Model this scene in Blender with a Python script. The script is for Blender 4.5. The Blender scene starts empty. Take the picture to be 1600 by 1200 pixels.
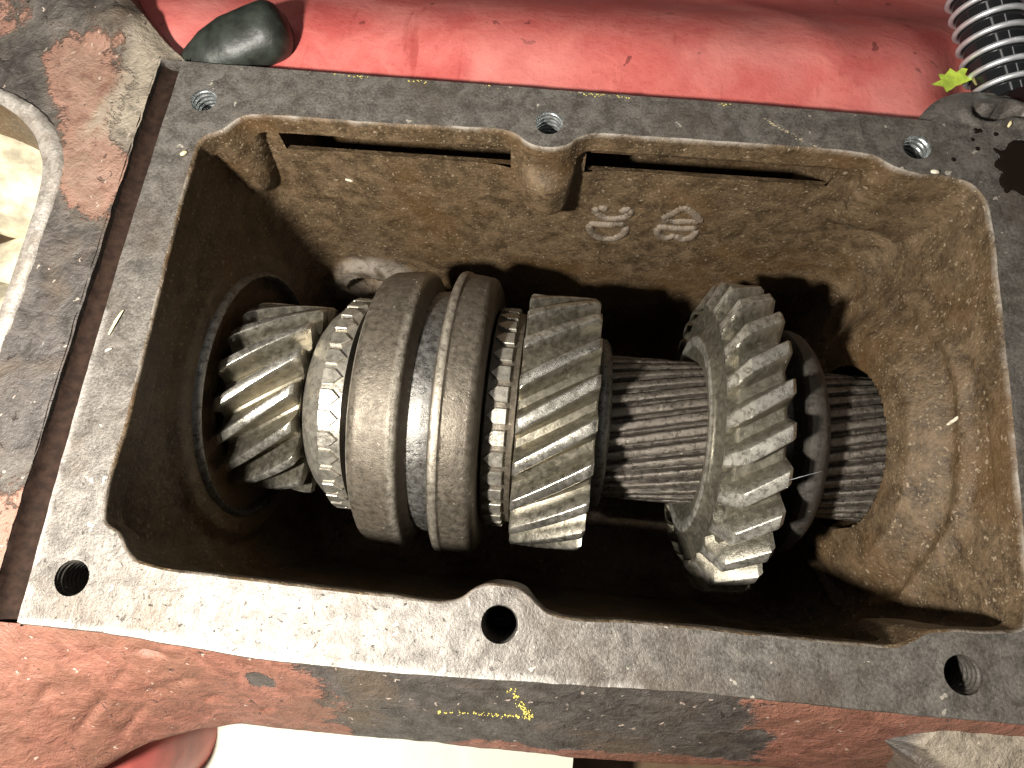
import bpy, math, random
import numpy as np
from mathutils import Matrix, Vector
from mathutils.geometry import delaunay_2d_cdt

SC = bpy.context.scene
COL = SC.collection
rnd = random.Random(7)

# ------------------------------------------------------------------ camera
cam_d = bpy.data.cameras.new('camera')
cam = bpy.data.objects.new('camera', cam_d)
COL.objects.link(cam)
cam.matrix_world = Matrix((
    (0.9945985784, -0.0877745036, 0.0554013027, 0.0070444104),
    (0.0995191957, 0.9580572776, -0.2687418513, -0.0628109639),
    (-0.0294889387, 0.2728037564, 0.9616176543, 0.1801079053),
    (0, 0, 0, 1)))
cam_d.sensor_width = 36.0
cam_d.lens = 985.0 / 1600 * 36.0
cam_d.clip_start = 0.005
cam_d.clip_end = 50
SC.camera = cam

# ------------------------------------------------------------------ light
world = bpy.data.worlds.new('World')
SC.world = world
world.use_nodes = True
bg = world.node_tree.nodes['Background']
bg.inputs['Color'].default_value = (1.0, 0.97, 0.93, 1)
bg.inputs['Strength'].default_value = 0.014


def lamp(name, kind, loc, power, color, target=None, **kw):
    d = bpy.data.lights.new(name, kind)
    d.energy = power
    d.color = color
    for k, v in kw.items():
        setattr(d, k, v)
    o = bpy.data.objects.new(name, d)
    COL.objects.link(o)
    o.location = loc
    if target is not None:
        o.rotation_euler = (Vector(target) - Vector(loc)).to_track_quat('-Z', 'Y').to_euler()
    return o


lamp('inspection_lamp', 'POINT', (-0.142, -0.129, 0.222), 10.0, (1.0, 0.95, 0.87), shadow_soft_size=0.012)
for i, (lx, ly) in enumerate(((-0.9, 0.5), (0.2, 0.7), (0.9, -0.9))):
    lamp('workshop_tube_light', 'AREA', (lx, ly, 1.9), 2.0, (1.0, 0.97, 0.93), target=(lx * .2, ly * .2, 0),
         shape='RECTANGLE', size=0.10, size_y=1.3)

SC.view_settings.view_transform = 'Standard'
SC.view_settings.look = 'None'
SC.view_settings.exposure = 0.18
SC.view_settings.gamma = 1.0

# ------------------------------------------------------------------ numpy noise
def _hash(ix, iy, iz, seed):
    n = (ix.astype(np.int64) * 374761393 + iy.astype(np.int64) * 668265263 + iz.astype(np.int64) * 2147483647 + seed * 974711) & 0xffffffff
    n = ((n ^ (n >> 13)) * 1274126177) & 0xffffffff
    n = (n ^ (n >> 16)) & 0xffffffff
    return n / 4294967295.0 * 2 - 1


def vnoise(p, seed=0):
    p = np.asarray(p, float)
    i = np.floor(p)
    f = p - i
    f = f * f * (3 - 2 * f)
    r = 0
    for dx in (0, 1):
        for dy in (0, 1):
            for dz in (0, 1):
                w = (f[:, 0] if dx else 1 - f[:, 0]) * (f[:, 1] if dy else 1 - f[:, 1]) * (f[:, 2] if dz else 1 - f[:, 2])
                r = r + w * _hash(i[:, 0] + dx, i[:, 1] + dy, i[:, 2] + dz, seed)
    return r


def fbm(p, scale, octaves=4, seed=0):
    p = np.asarray(p, float) / scale
    a, r, t = 1.0, 0, 0
    for k in range(octaves):
        r = r + a * vnoise(p * (2 ** k) + 17.3 * k, seed + k)
        t += a
        a *= .5
    return r / t


def sstep(a, b, x):
    t = np.clip((np.asarray(x, float) - a) / (b - a), 0, 1)
    return t * t * (3 - 2 * t)


# ------------------------------------------------------------------ mesh helpers (all shapes in millimetres, stored in metres)
def mesh(name, verts, faces, mats, smooth=True, angle=35, midx=None, attrs=None):
    me = bpy.data.meshes.new(name)
    v = np.asarray(verts, float) * 0.001
    me.from_pydata(v.tolist(), [], [list(map(int, f)) for f in faces])
    for m in (mats if isinstance(mats, (list, tuple)) else [mats]):
        me.materials.append(m)
    if midx is not None:
        me.polygons.foreach_set('material_index', np.asarray(midx, np.int32))
    if attrs:
        for k, a in attrs.items():
            at = me.attributes.new(k, 'FLOAT', 'POINT')
            at.data.foreach_set('value', np.asarray(a, np.float32))
    if smooth:
        me.polygons.foreach_set('use_smooth', np.ones(len(me.polygons), bool))
        me.update()
        if angle:
            me.set_sharp_from_angle(angle=math.radians(angle))
    me.update()
    return me


def link(name, data, parent=None, loc=(0, 0, 0), rot=(0, 0, 0)):
    o = bpy.data.objects.new(name, data)
    COL.objects.link(o)
    o.parent = parent
    o.location = [c * 0.001 for c in loc]
    o.rotation_euler = rot
    return o


def tag(o, label, cat=None, group=None, kind=None):
    if label:
        o['label'] = label
    if cat:
        o['category'] = cat
    if group:
        o['group'] = group
    if kind:
        o['kind'] = kind
    return o


def thing(name, label, cat, loc=(0, 0, 0), group=None):
    return tag(link(name, None, None, loc), label, cat, group)


def grid_faces(nu, nv, closed_u=False, flip=False, base=0):
    f = []
    for j in range(nv - 1):
        for i in range(nu if closed_u else nu - 1):
            a = base + j * nu + i
            b = base + j * nu + (i + 1) % nu
            q = (a, b, b + nu, a + nu)
            f.append(q[::-1] if flip else q)
    return f


def lathe(profile, seg=96, rough=0.0, seed=0, sub=1.5, a0=0, a1=2 * math.pi):
    """surface of revolution about x; profile [(x, r)...]"""
    pts = []
    for (x0, r0), (x1, r1) in zip(profile[:-1], profile[1:]):
        n = max(1, int(math.hypot(x1 - x0, r1 - r0) / sub))
        for k in range(n):
            pts.append((x0 + (x1 - x0) * k / n, r0 + (r1 - r0) * k / n))
    pts.append(profile[-1])
    pts = np.array(pts)
    th = np.linspace(0, 2 * math.pi, seg, endpoint=False)
    X = np.repeat(pts[:, 0], seg)
    Rr = np.repeat(pts[:, 1], seg)
    T = np.tile(th, len(pts))
    if rough:
        q = np.c_[X, Rr * np.sin(T), Rr * np.cos(T)]
        Rr = Rr + rough * fbm(q, 4.0, 3, seed)
        X = X + rough * .6 * fbm(q + 91, 4.0, 3, seed + 5)
    v = np.c_[X, Rr * np.sin(T), Rr * np.cos(T)]
    return v, grid_faces(seg, len(pts), True)


def catmull(pts, n, closed=True):
    pts = np.array(pts, float)
    m = len(pts)
    out = []
    rng = range(m if closed else m - 1)
    for i in rng:
        if closed:
            p0, p1, p2, p3 = pts[i - 1], pts[i], pts[(i + 1) % m], pts[(i + 2) % m]
        else:
            p0, p1, p2, p3 = pts[max(i - 1, 0)], pts[i], pts[i + 1], pts[min(i + 2, m - 1)]
        # centripetal-ish tangents, clamped by neighbouring lengths
        l01, l12, l23 = np.linalg.norm(p1 - p0) + 1e-9, np.linalg.norm(p2 - p1), np.linalg.norm(p3 - p2) + 1e-9
        m1 = ((p1 - p0) / l01 + (p2 - p1) / l12) * .5 * l12 * min(1, 1)
        m2 = ((p2 - p1) / l12 + (p3 - p2) / l23) * .5 * l12
        for k in range(16):
            t = k / 16
            out.append((2 * t ** 3 - 3 * t * t + 1) * p1 + (t ** 3 - 2 * t * t + t) * m1 + (-2 * t ** 3 + 3 * t * t) * p2 + (t ** 3 - t * t) * m2)
    if not closed:
        out.append(pts[-1])
    out = np.array(out)
    return resample(out, n, closed)


def resample(out, n, closed=True):
    out = np.asarray(out, float)
    q = np.vstack([out, out[:1]]) if closed else out
    s = np.r_[0, np.cumsum(np.linalg.norm(np.diff(q, axis=0), axis=1))]
    t = np.linspace(0, s[-1], n, endpoint=not closed)
    return np.c_[np.interp(t, s, q[:, 0]), np.interp(t, s, q[:, 1])]


def outline_normals(P):
    d = np.roll(P, -1, 0) - np.roll(P, 1, 0)
    d = d / (np.linalg.norm(d, axis=1)[:, None] + 1e-9)
    return np.c_[d[:, 1], -d[:, 0]]            # outward for counter-clockwise


def in_poly(pts, poly):
    x, y = pts[:, 0], pts[:, 1]
    ins = np.zeros(len(pts), bool)
    n = len(poly)
    for i in range(n):
        x0, y0 = poly[i - 1]
        x1, y1 = poly[i]
        c = ((y0 > y) != (y1 > y))
        xs = (x1 - x0) * (y - y0) / (y1 - y0 + 1e-12) + x0
        ins ^= c & (x < xs)
    return ins


def cdt_sheet(outer, holes, step, jit=.3):
    """triangulated flat region with interior points; returns 2D verts and faces"""
    loops = [np.asarray(outer)] + [np.asarray(h) for h in holes]
    verts, edges = [], []
    for L in loops:
        b = len(verts)
        verts += [tuple(p) for p in L]
        edges += [(b + i, b + (i + 1) % len(L)) for i in range(len(L))]
    lo, hi = loops[0].min(0), loops[0].max(0)
    gx, gy = np.meshgrid(np.arange(lo[0], hi[0], step), np.arange(lo[1], hi[1], step))
    g = np.c_[gx.ravel(), gy.ravel()]
    r = np.random.RandomState(3)
    g = g + (r.rand(*g.shape) - .5) * step * jit
    ok = in_poly(g, loops[0])
    for h in loops[1:]:
        ok &= ~in_poly(g, h)
    g = g[ok]
    bpts = np.vstack(loops)
    keep = []
    for k in range(0, len(g), 2000):
        d = ((g[k:k + 2000, None, :] - bpts[None]) ** 2).sum(2).min(1)
        keep.append(d > (step * .45) ** 2)
    g = g[np.concatenate(keep)] if len(g) else g
    verts += [tuple(p) for p in g]
    vo, eo, fo, *_ = delaunay_2d_cdt([Vector(v) for v in verts], edges, [], 0, 1e-5)
    V = np.array([tuple(v) for v in vo])
    Fc = np.array([V[list(f)].mean(0) for f in fo])
    ok = in_poly(Fc, loops[0])
    for h in loops[1:]:
        ok &= ~in_poly(Fc, h)
    F = []
    for f, k in zip(fo, ok):
        if k:
            a, b, c = V[f[0]], V[f[1]], V[f[2]]
            s = (b[0] - a[0]) * (c[1] - a[1]) - (b[1] - a[1]) * (c[0] - a[0])
            F.append(tuple(f) if s > 0 else tuple(f)[::-1])
    return V, F


def circle(cx, cy, r, n=28):
    t = np.linspace(0, 2 * math.pi, n, endpoint=False)
    return np.c_[cx + r * np.cos(t), cy + r * np.sin(t)]


# ------------------------------------------------------------------ materials
class NT:
    def __init__(self, name):
        self.m = bpy.data.materials.new(name)
        self.m.use_nodes = True
        self.t = self.m.node_tree
        self.n = self.t.nodes
        self.b = self.n['Principled BSDF']
        g = self.n.new('ShaderNodeNewGeometry')
        self.pos = g.outputs['Position']

    def node(self, typ, ins=None, **props):
        o = self.n.new(typ)
        for k, v in props.items():
            setattr(o, k, v)
        for k, v in (ins or {}).items():
            if isinstance(v, bpy.types.NodeSocket):
                self.t.links.new(v, o.inputs[k])
            else:
                o.inputs[k].default_value = v
        return o

    def noise(self, scale, detail=4, rough=.55, dist=0.0, vec=None):
        return self.node('ShaderNodeTexNoise', {'Vector': vec or self.pos, 'Scale': scale, 'Detail': detail, 'Roughness': rough, 'Distortion': dist}).outputs['Fac']

    def voro(self, scale, feature='F1', vec=None):
        return self.node('ShaderNodeTexVoronoi', {'Vector': vec or self.pos, 'Scale': scale}, feature=feature)

    def math(self, op, a, b=0.0, c=None):
        ins = {0: a, 1: b}
        if c is not None:
            ins[2] = c
        return self.node('ShaderNodeMath', ins, operation=op).outputs[0]

    def rng(self, v, a, b, c=0.0, d=1.0, smooth=True):
        return self.node('ShaderNodeMapRange', {'Value': v, 'From Min': a, 'From Max': b, 'To Min': c, 'To Max': d},
                         interpolation_type='SMOOTHSTEP' if smooth else 'LINEAR').outputs[0]

    def mix(self, f, a, b):
        o = self.n.new('ShaderNodeMix')
        o.data_type = 'RGBA'
        for idx, v in ((0, f), (6, a), (7, b)):
            if isinstance(v, bpy.types.NodeSocket):
                self.t.links.new(v, o.inputs[idx])
            else:
                o.inputs[idx].default_value = v if idx == 0 else (*v, 1)
        return o.outputs[2]

    def attr(self, name):
        return self.node('ShaderNodeAttribute', attribute_name=name).outputs['Fac']

    def specks(self, scale, size, density, seed=0.0):
        """mask of scattered little irregular particles"""
        w = self.node('ShaderNodeTexNoise', {'Vector': self.pos, 'Scale': scale * 2.2, 'Detail': 2}).outputs['Color']
        v0 = self.node('ShaderNodeVectorMath', {0: w, 1: (.5, .5, .5)}, operation='SUBTRACT').outputs[0]
        v1 = self.node('ShaderNodeVectorMath', {0: v0, 'Scale': 1.1 / scale}, operation='SCALE').outputs[0]
        v2 = self.node('ShaderNodeVectorMath', {0: self.pos, 1: v1}, operation='ADD').outputs[0]
        v3 = self.node('ShaderNodeVectorMath', {0: v2, 1: (seed, seed * .7, seed * 1.3)}, operation='ADD').outputs[0]
        v = self.voro(scale, vec=v3)
        near = self.math('LESS_THAN', v.outputs['Distance'], size)
        sep = self.node('ShaderNodeSeparateColor', {'Color': v.outputs['Color']})
        pick = self.math('LESS_THAN', sep.outputs[0], density)
        return self.math('MULTIPLY', near, pick), sep.outputs[1]

    def bump(self, h, dist, strength=1.0, normal=None):
        ins = {'Height': h, 'Distance': dist, 'Strength': strength}
        if normal is not None:
            ins['Normal'] = normal
        return self.node('ShaderNodeBump', ins).outputs[0]

    def set(self, **kw):
        for k, v in kw.items():
            k = k.replace('_', ' ')
            if isinstance(v, bpy.types.NodeSocket):
                self.t.links.new(v, self.b.inputs[k])
            else:
                self.b.inputs[k].default_value = (*v, 1) if isinstance(v, tuple) and len(v) == 3 else v


def simple(name, col, rough=.5, metal=0.0, var=.25, scale=300, bump=0.0):
    t = NT(name)
    n = t.noise(scale, 4)
    c = t.mix(t.rng(n, .3, .7), tuple(x * (1 - var) for x in col), tuple(x * (1 + var) for x in col))
    t.set(Base_Color=c, Roughness=rough, Metallic=metal)
    if bump:
        t.set(Normal=t.bump(n, bump))
    return t.m


def iron_flange(name='machined_iron', tone=1.0):
    t = NT(name)
    big = t.noise(28, 4, .6)
    mid = t.noise(170, 5, .65, .4)
    fine = t.noise(1100, 4, .7)
    mid2 = t.math('ADD', t.math('MULTIPLY', mid, .6), t.math('MULTIPLY', fine, .4))
    base = t.mix(t.rng(mid2, .36, .64), (.110 * tone, .098 * tone, .085 * tone), (.275 * tone, .25 * tone, .22 * tone))
    base = t.mix(t.rng(big, .48, .72, 0, .75), base, (.125 * tone, .095 * tone, .07 * tone))
    pit = t.rng(t.noise(480, 5, .75, .6), .60, .78)
    base = t.mix(t.math('MULTIPLY', pit, .8), base, (.045, .04, .038))
    sp, _ = t.specks(210, .16, .22)
    base = t.mix(t.math('MULTIPLY', sp, .8), base, (.55, .5, .42))
    wear_pale = t.attr('wear_pale')
    base = t.mix(t.math('MULTIPLY', wear_pale, t.rng(mid, .25, .6)), base, (.5, .47, .43))
    t.set(Base_Color=base, Metallic=.45, Roughness=t.rng(fine, .3, .7, .36, .58))
    h = t.math('ADD', t.math('MULTIPLY', fine, .5), t.math('MULTIPLY', mid, 1.0))
    h = t.math('SUBTRACT', h, t.math('MULTIPLY', pit, .6))
    h = t.math('ADD', h, t.math('MULTIPLY', sp, .5))
    t.set(Normal=t.bump(h, .00045, .9))
    return t.m


def iron_inside():
    t = NT('oily_cast_iron')
    big = t.noise(22, 4, .6, .5)
    mid = t.noise(130, 5, .65, .4)
    fine = t.noise(700, 5, .75)
    base = t.mix(t.rng(t.math('ADD', t.math('MULTIPLY', mid, .55), t.math('MULTIPLY', fine, .45)), .36, .64), (.050, .034, .019), (.172, .117, .066))
    base = t.mix(t.rng(big, .45, .7, 0, .7), base, (.12, .066, .026))
    sp, rv = t.specks(330, .2, .30)
    sp2, _ = t.specks(800, .28, .34, .31)
    base = t.mix(t.math('MULTIPLY', sp2, .7), base, (.34, .26, .17))
    base = t.mix(t.math('MULTIPLY', sp, .75), base, (.36, .28, .19))
    wear_pale = t.attr('wear_pale')
    base = t.mix(t.math('MULTIPLY', wear_pale, t.rng(mid, .3, .55)), base, (.34, .31, .27))
    t.set(Base_Color=base, Metallic=0.0, Roughness=t.rng(mid, .3, .7, .28, .48))
    h = t.math('ADD', t.math('MULTIPLY', fine, .6), mid)
    h = t.math('ADD', h, t.math('MULTIPLY', sp, .4))
    h = t.math('ADD', h, t.math('MULTIPLY', sp2, .25))
    t.set(Normal=t.bump(h, .0009, 1.0))
    return t.m


def painted_iron():
    """worn red paint over dark rough casting; mask in the attribute paint"""
    t = NT('worn_red_paint_on_iron')
    big = t.noise(30, 5, .6, .4)
    mid = t.noise(150, 5, .65, .5)
    fine = t.noise(800, 4, .7)
    iron = t.mix(t.rng(mid, .3, .7), (.040, .034, .030), (.100, .087, .077))
    iron = t.mix(t.rng(big, .5, .7, 0, .6), iron, (.12, .085, .055))
    red = t.mix(t.rng(mid, .28, .7), (.15, .062, .042), (.29, .125, .088))
    red = t.mix(t.rng(big, .42, .66, 0, .7), red, (.17, .085, .055))
    m = t.math('ADD', t.attr('paint'), t.math('MULTIPLY', t.math('SUBTRACT', big, .5), .9))
    m = t.math('ADD', m, t.math('MULTIPLY', t.math('SUBTRACT', mid, .5), 1.3))
    m = t.math('ADD', m, t.math('MULTIPLY', t.math('SUBTRACT', fine, .5), .7))
    k = t.rng(m, .40, .62)
    base = t.mix(k, iron, red)
    tan = t.attr('tan')
    base = t.mix(t.math('MULTIPLY', tan, t.rng(mid, .2, .55)), base, (.30, .255, .195))
    sp, _ = t.specks(300, .17, .22, .5)
    base = t.mix(t.math('MULTIPLY', sp, .7), base, (.5, .4, .33))
    pit = t.rng(t.noise(200, 4, .7, .8), .62, .74)
    base = t.mix(t.math('MULTIPLY', pit, .7), base, (.035, .022, .018))
    t.set(Base_Color=base, Roughness=t.rng(fine, .3, .7, .38, .6), Metallic=0.0)
    h = t.math('ADD', t.math('MULTIPLY', fine, .35), mid)
    h = t.math('ADD', h, t.math('MULTIPLY', k, .35))
    h = t.math('SUBTRACT', h, t.math('MULTIPLY', pit, .5))
    t.set(Normal=t.bump(h, .0014, 1.0))
    return t.m


def gear_steel(name, dark, light, rough=(.25, .5), metal=.85, grime=.5, tint=(.07, .05, .03), bump=.00018, pits=.5, worn=(.58, .55, .48)):
    t = NT(name)
    big = t.noise(60, 6, .75)
    mid = t.noise(420, 6, .75)
    fine = t.noise(1500, 3, .7)
    base = t.mix(t.rng(mid, .3, .7), dark, light)
    g = t.math('MULTIPLY', t.rng(t.math('ADD', t.math('MULTIPLY', big, .6), t.math('MULTIPLY', mid, .4)), .44, .62), grime)
    base = t.mix(g, base, tint)
    sp, _ = t.specks(420, .2, .14)
    base = t.mix(t.math('MULTIPLY', sp, .7), base, (.42, .37, .3))
    pit = t.rng(t.noise(1200, 3, .6, .5), .6, .68)
    base = t.mix(t.math('MULTIPLY', pit, pits), base, (.05, .045, .04))
    met = t.math('MULTIPLY', t.math('SUBTRACT', 1.0, t.math('MULTIPLY', g, .8)), metal)
    ro = t.math('ADD', t.rng(mid, .3, .7, rough[0], rough[1]), t.math('MULTIPLY', g, .12))
    wear_pale = t.math('MULTIPLY', t.attr('wear_pale'), t.rng(mid, .25, .55))
    base = t.mix(wear_pale, base, worn)  # paler tone on tooth tips and rubbed edges
    t.set(Base_Color=base, Metallic=met, Roughness=t.math('SUBTRACT', ro, t.math('MULTIPLY', wear_pale, .1)))
    h = t.math('ADD', t.math('MULTIPLY', fine, .4), mid)
    h = t.math('ADD', h, t.math('MULTIPLY', sp, .5))
    t.set(Normal=t.bump(h, bump, .9))
    return t.m


M_flange = iron_flange(tone=.80)
M_inside = iron_inside()
M_paint = painted_iron()
M_groove = simple('brown_primer', (.022, .012, .008), .85, 0, .35, 400, .0003)
M_groove.node_tree.nodes['Principled BSDF'].inputs['Specular IOR Level'].default_value = .15
M_rim = iron_flange('bright_machined_rim', 2.4)
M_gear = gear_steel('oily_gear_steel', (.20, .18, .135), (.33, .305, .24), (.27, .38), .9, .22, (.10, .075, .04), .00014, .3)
M_gear_dusty = gear_steel('dusty_gear_steel', (.17, .155, .118), (.28, .26, .205), (.30, .44), .8, .35, (.09, .07, .042), .00025, .4)
M_sleeve = gear_steel('oily_sleeve_steel', (.10, .086, .066), (.22, .19, .15), (.32, .5), .65, .7, (.065, .047, .03), .0003, .5, (.33, .295, .24))
M_ring = gear_steel('bright_ring_steel', (.30, .275, .23), (.46, .43, .37), (.24, .4), .75, .3, (.12, .1, .06), .00012, .2)
M_shaft = gear_steel('oily_shaft_steel', (.075, .064, .053), (.19, .168, .142), (.22, .45), .7, .6, (.04, .028, .018), .0006, .5, (.34, .30, .25))
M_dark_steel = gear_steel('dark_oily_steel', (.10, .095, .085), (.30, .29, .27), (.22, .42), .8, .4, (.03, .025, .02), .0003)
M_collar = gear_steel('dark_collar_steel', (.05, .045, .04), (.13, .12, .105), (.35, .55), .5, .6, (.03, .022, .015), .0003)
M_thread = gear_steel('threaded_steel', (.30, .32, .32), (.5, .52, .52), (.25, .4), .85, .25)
M_oil = NT('black_oil')
M_oil.set(Base_Color=(.012, .008, .006), Roughness=.12)
M_oil = M_oil.m
M_yellow = simple('yellow_paint_flecks', (.62, .52, .12), .6)
M_tool = simple('dark_green_rubber', (.020, .024, .019), .48, 0, .5, 140, .0005)
M_hose = NT('glossy_black_hose')
M_hose.set(Base_Color=(.012, .013, .014), Roughness=.07)
M_hose = M_hose.m
M_wire = simple('zinc_wire', (.72, .74, .76), .38, .7, .1)
M_leaf = simple('yellow_green_leaf', (.42, .55, .06), .5, 0, .25, 300, .0002)
M_dry = simple('dry_leaf', (.40, .36, .14), .6, 0, .3, 300, .0002)
M_straw = simple('pale_straw', (.68, .58, .34), .6, 0, .2, 600)
M_chip = simple('pale_chip', (.62, .56, .44), .6, 0, .25, 600)
M_stone = simple('cream_stone', (.52, .46, .33), .8, 0, .5, 70, .0025)


def red_panel_mat():
    t = NT('scuffed_red_enamel')
    big = t.noise(9, 4, .6, .6)
    mid = t.noise(60, 5, .6, .4)
    base = t.mix(t.rng(mid, .3, .7), (.52, .105, .095), (.64, .175, .15))
    base = t.mix(t.rng(big, .5, .72, 0, .5), base, (.36, .025, .025))
    sp, _ = t.specks(80, .13, .3)
    base = t.mix(t.math('MULTIPLY', sp, .8), base, (.22, .05, .045))
    sp2, _ = t.specks(45, .05, .2, .7)
    base = t.mix(sp2, base, (.65, .5, .3))
    streak = t.rng(t.node('ShaderNodeTexNoise', {'Vector': t.node('ShaderNodeVectorMath', {0: t.pos, 1: (90, 14, 30)}, operation='MULTIPLY').outputs[0], 'Scale': 1.0, 'Detail': 5, 'Roughness': .7}).outputs['Fac'], .60, .72, 0, .55)
    base = t.mix(streak, base, (.30, .035, .03))
    gr = t.noise(420, 5, .75)
    base = t.mix(t.rng(gr, .52, .72, 0, .45), base, (.36, .05, .045))
    haze = t.rng(t.noise(18, 3, .5, .3), .42, .7, 0, .45)  # pink sheen of the overhead lights put into the paint colour
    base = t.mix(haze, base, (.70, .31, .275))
    t.set(Base_Color=base, Roughness=t.rng(mid, .3, .7, .34, .5))
    t.set(Normal=t.bump(t.math('ADD', t.math('ADD', mid, t.math('MULTIPLY', gr, .5)), t.math('MULTIPLY', sp, .3)), .0006, .8))
    return t.m


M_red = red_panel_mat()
M_redtube = simple('glossy_red_paint', (.55, .13, .11), .36, 0, .25, 60, .0005)


def card_mat():
    t = NT('cream_board')
    n = t.noise(25, 4, .6, .5)
    st = t.rng(t.noise(60, 4, .7, 1.5), .62, .72, 0, .5)
    base = t.mix(t.rng(n, .3, .7), (.61, .585, .47), (.68, .66, .56))
    base = t.mix(st, base, (.36, .31, .2))
    t.set(Base_Color=base, Roughness=.8)
    return t.m


M_card = card_mat()
M_floor = simple('brown_concrete', (.16, .10, .055), .85, 0, .35, 40, .002)

# ------------------------------------------------------------------ gearbox case
case = thing('gearbox_case', 'open cast iron gearbox case with six bolt holes round its flange and worn red paint', 'gearbox')

INNER = [(139.8, 0), (140.3, 30), (140.2, 52), (139, 62), (135.5, 66.5), (130, 68.2), (119, 69), (112, 71), (107, 74), (101, 75.3),
         (72, 76), (30, 76), (14, 75.6), (10.5, 74), (7.5, 71.3), (4, 69.8), (0, 69.3), (-4, 69.8), (-7.5, 71.3), (-10.5, 73.6),
         (-14, 74.9), (-30, 75), (-56, 74.5), (-93, 74.8), (-102, 74.4), (-105, 73.4), (-111, 67.5), (-115.5, 65.2), (-117.3, 63),
         (-117.8, 58), (-117.8, 20), (-117.3, 0), (-116.3, -35), (-116.2, -60), (-114.8, -63.5), (-109.5, -66.5), (-106.5, -70.5),
         (-103.5, -72.8), (-99, -73.8), (-68, -74.7), (-32, -75), (-14, -74.9), (-11, -73.6), (-8, -71.2), (-5, -69.6), (-1, -69),
         (3, -69.3), (6, -70.3), (9.6, -72.9), (13, -75), (37, -74.8), (96, -74.3), (103.5, -73.9), (107.5, -72.2), (112, -69.5),
         (118, -68.6), (131, -67.6), (137, -66), (138.6, -62), (139, -41)]
NP = 900
P = catmull(INNER, NP)
NRM = outline_normals(P)
P = P + NRM * (.22 * fbm(np.c_[P, np.zeros(NP)], 5, 4, 11) - .1)[:, None]


def surf_z(xy):
    xy = np.asarray(xy, float)
    q = np.c_[xy, np.zeros(len(xy))]
    return .10 * fbm(q, 14, 4, 2) + .05 * fbm(q, 2.5, 2, 9)


def rr_closest(Pp, hx0, hx1, hy0, hy1, r):
    c = np.array([(hx0 + hx1) / 2, (hy0 + hy1) / 2])
    h = np.array([(hx1 - hx0) / 2, (hy1 - hy0) / 2])
    d = Pp - c
    s = np.sign(d)
    a = np.abs(d)
    q = a - (h - r)
    out = a.copy()
    both = (q[:, 0] > 0) & (q[:, 1] > 0)
    L = np.hypot(q[:, 0], q[:, 1]) + 1e-9
    out[both] = (h - r) + q[both] / L[both][:, None] * r
    xs = (~both) & (q[:, 0] >= q[:, 1])
    ys = (~both) & (q[:, 0] < q[:, 1])
    out[xs, 0] = h[0]
    out[ys, 1] = h[1]
    return c + out * s


Q0 = rr_closest(P, -119, 140.5, -85, 78.3, 12)
for _ in range(12):
    Q0 = (np.roll(Q0, 1, 0) + 2 * Q0 + np.roll(Q0, -1, 0)) / 4
Q1 = rr_closest(P, -116, 133, -74, 72, 20)
for _ in range(12):
    Q1 = (np.roll(Q1, 1, 0) + 2 * Q1 + np.roll(Q1, -1, 0)) / 4
gap = np.linalg.norm(P - Q0, axis=1)
wb = np.where(P[:, 1] > 0, sstep(4.6, 6.6, gap), sstep(11.3, 13.5, gap))
for _ in range(6):
    wb = (np.roll(wb, 1) + 2 * wb + np.roll(wb, -1)) / 4
ZST = 8.5 + wb * 25
ZLEN = 1.6 + wb * 10
AY, AZ = -4.5, -80.0                      # shaft axis

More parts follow.
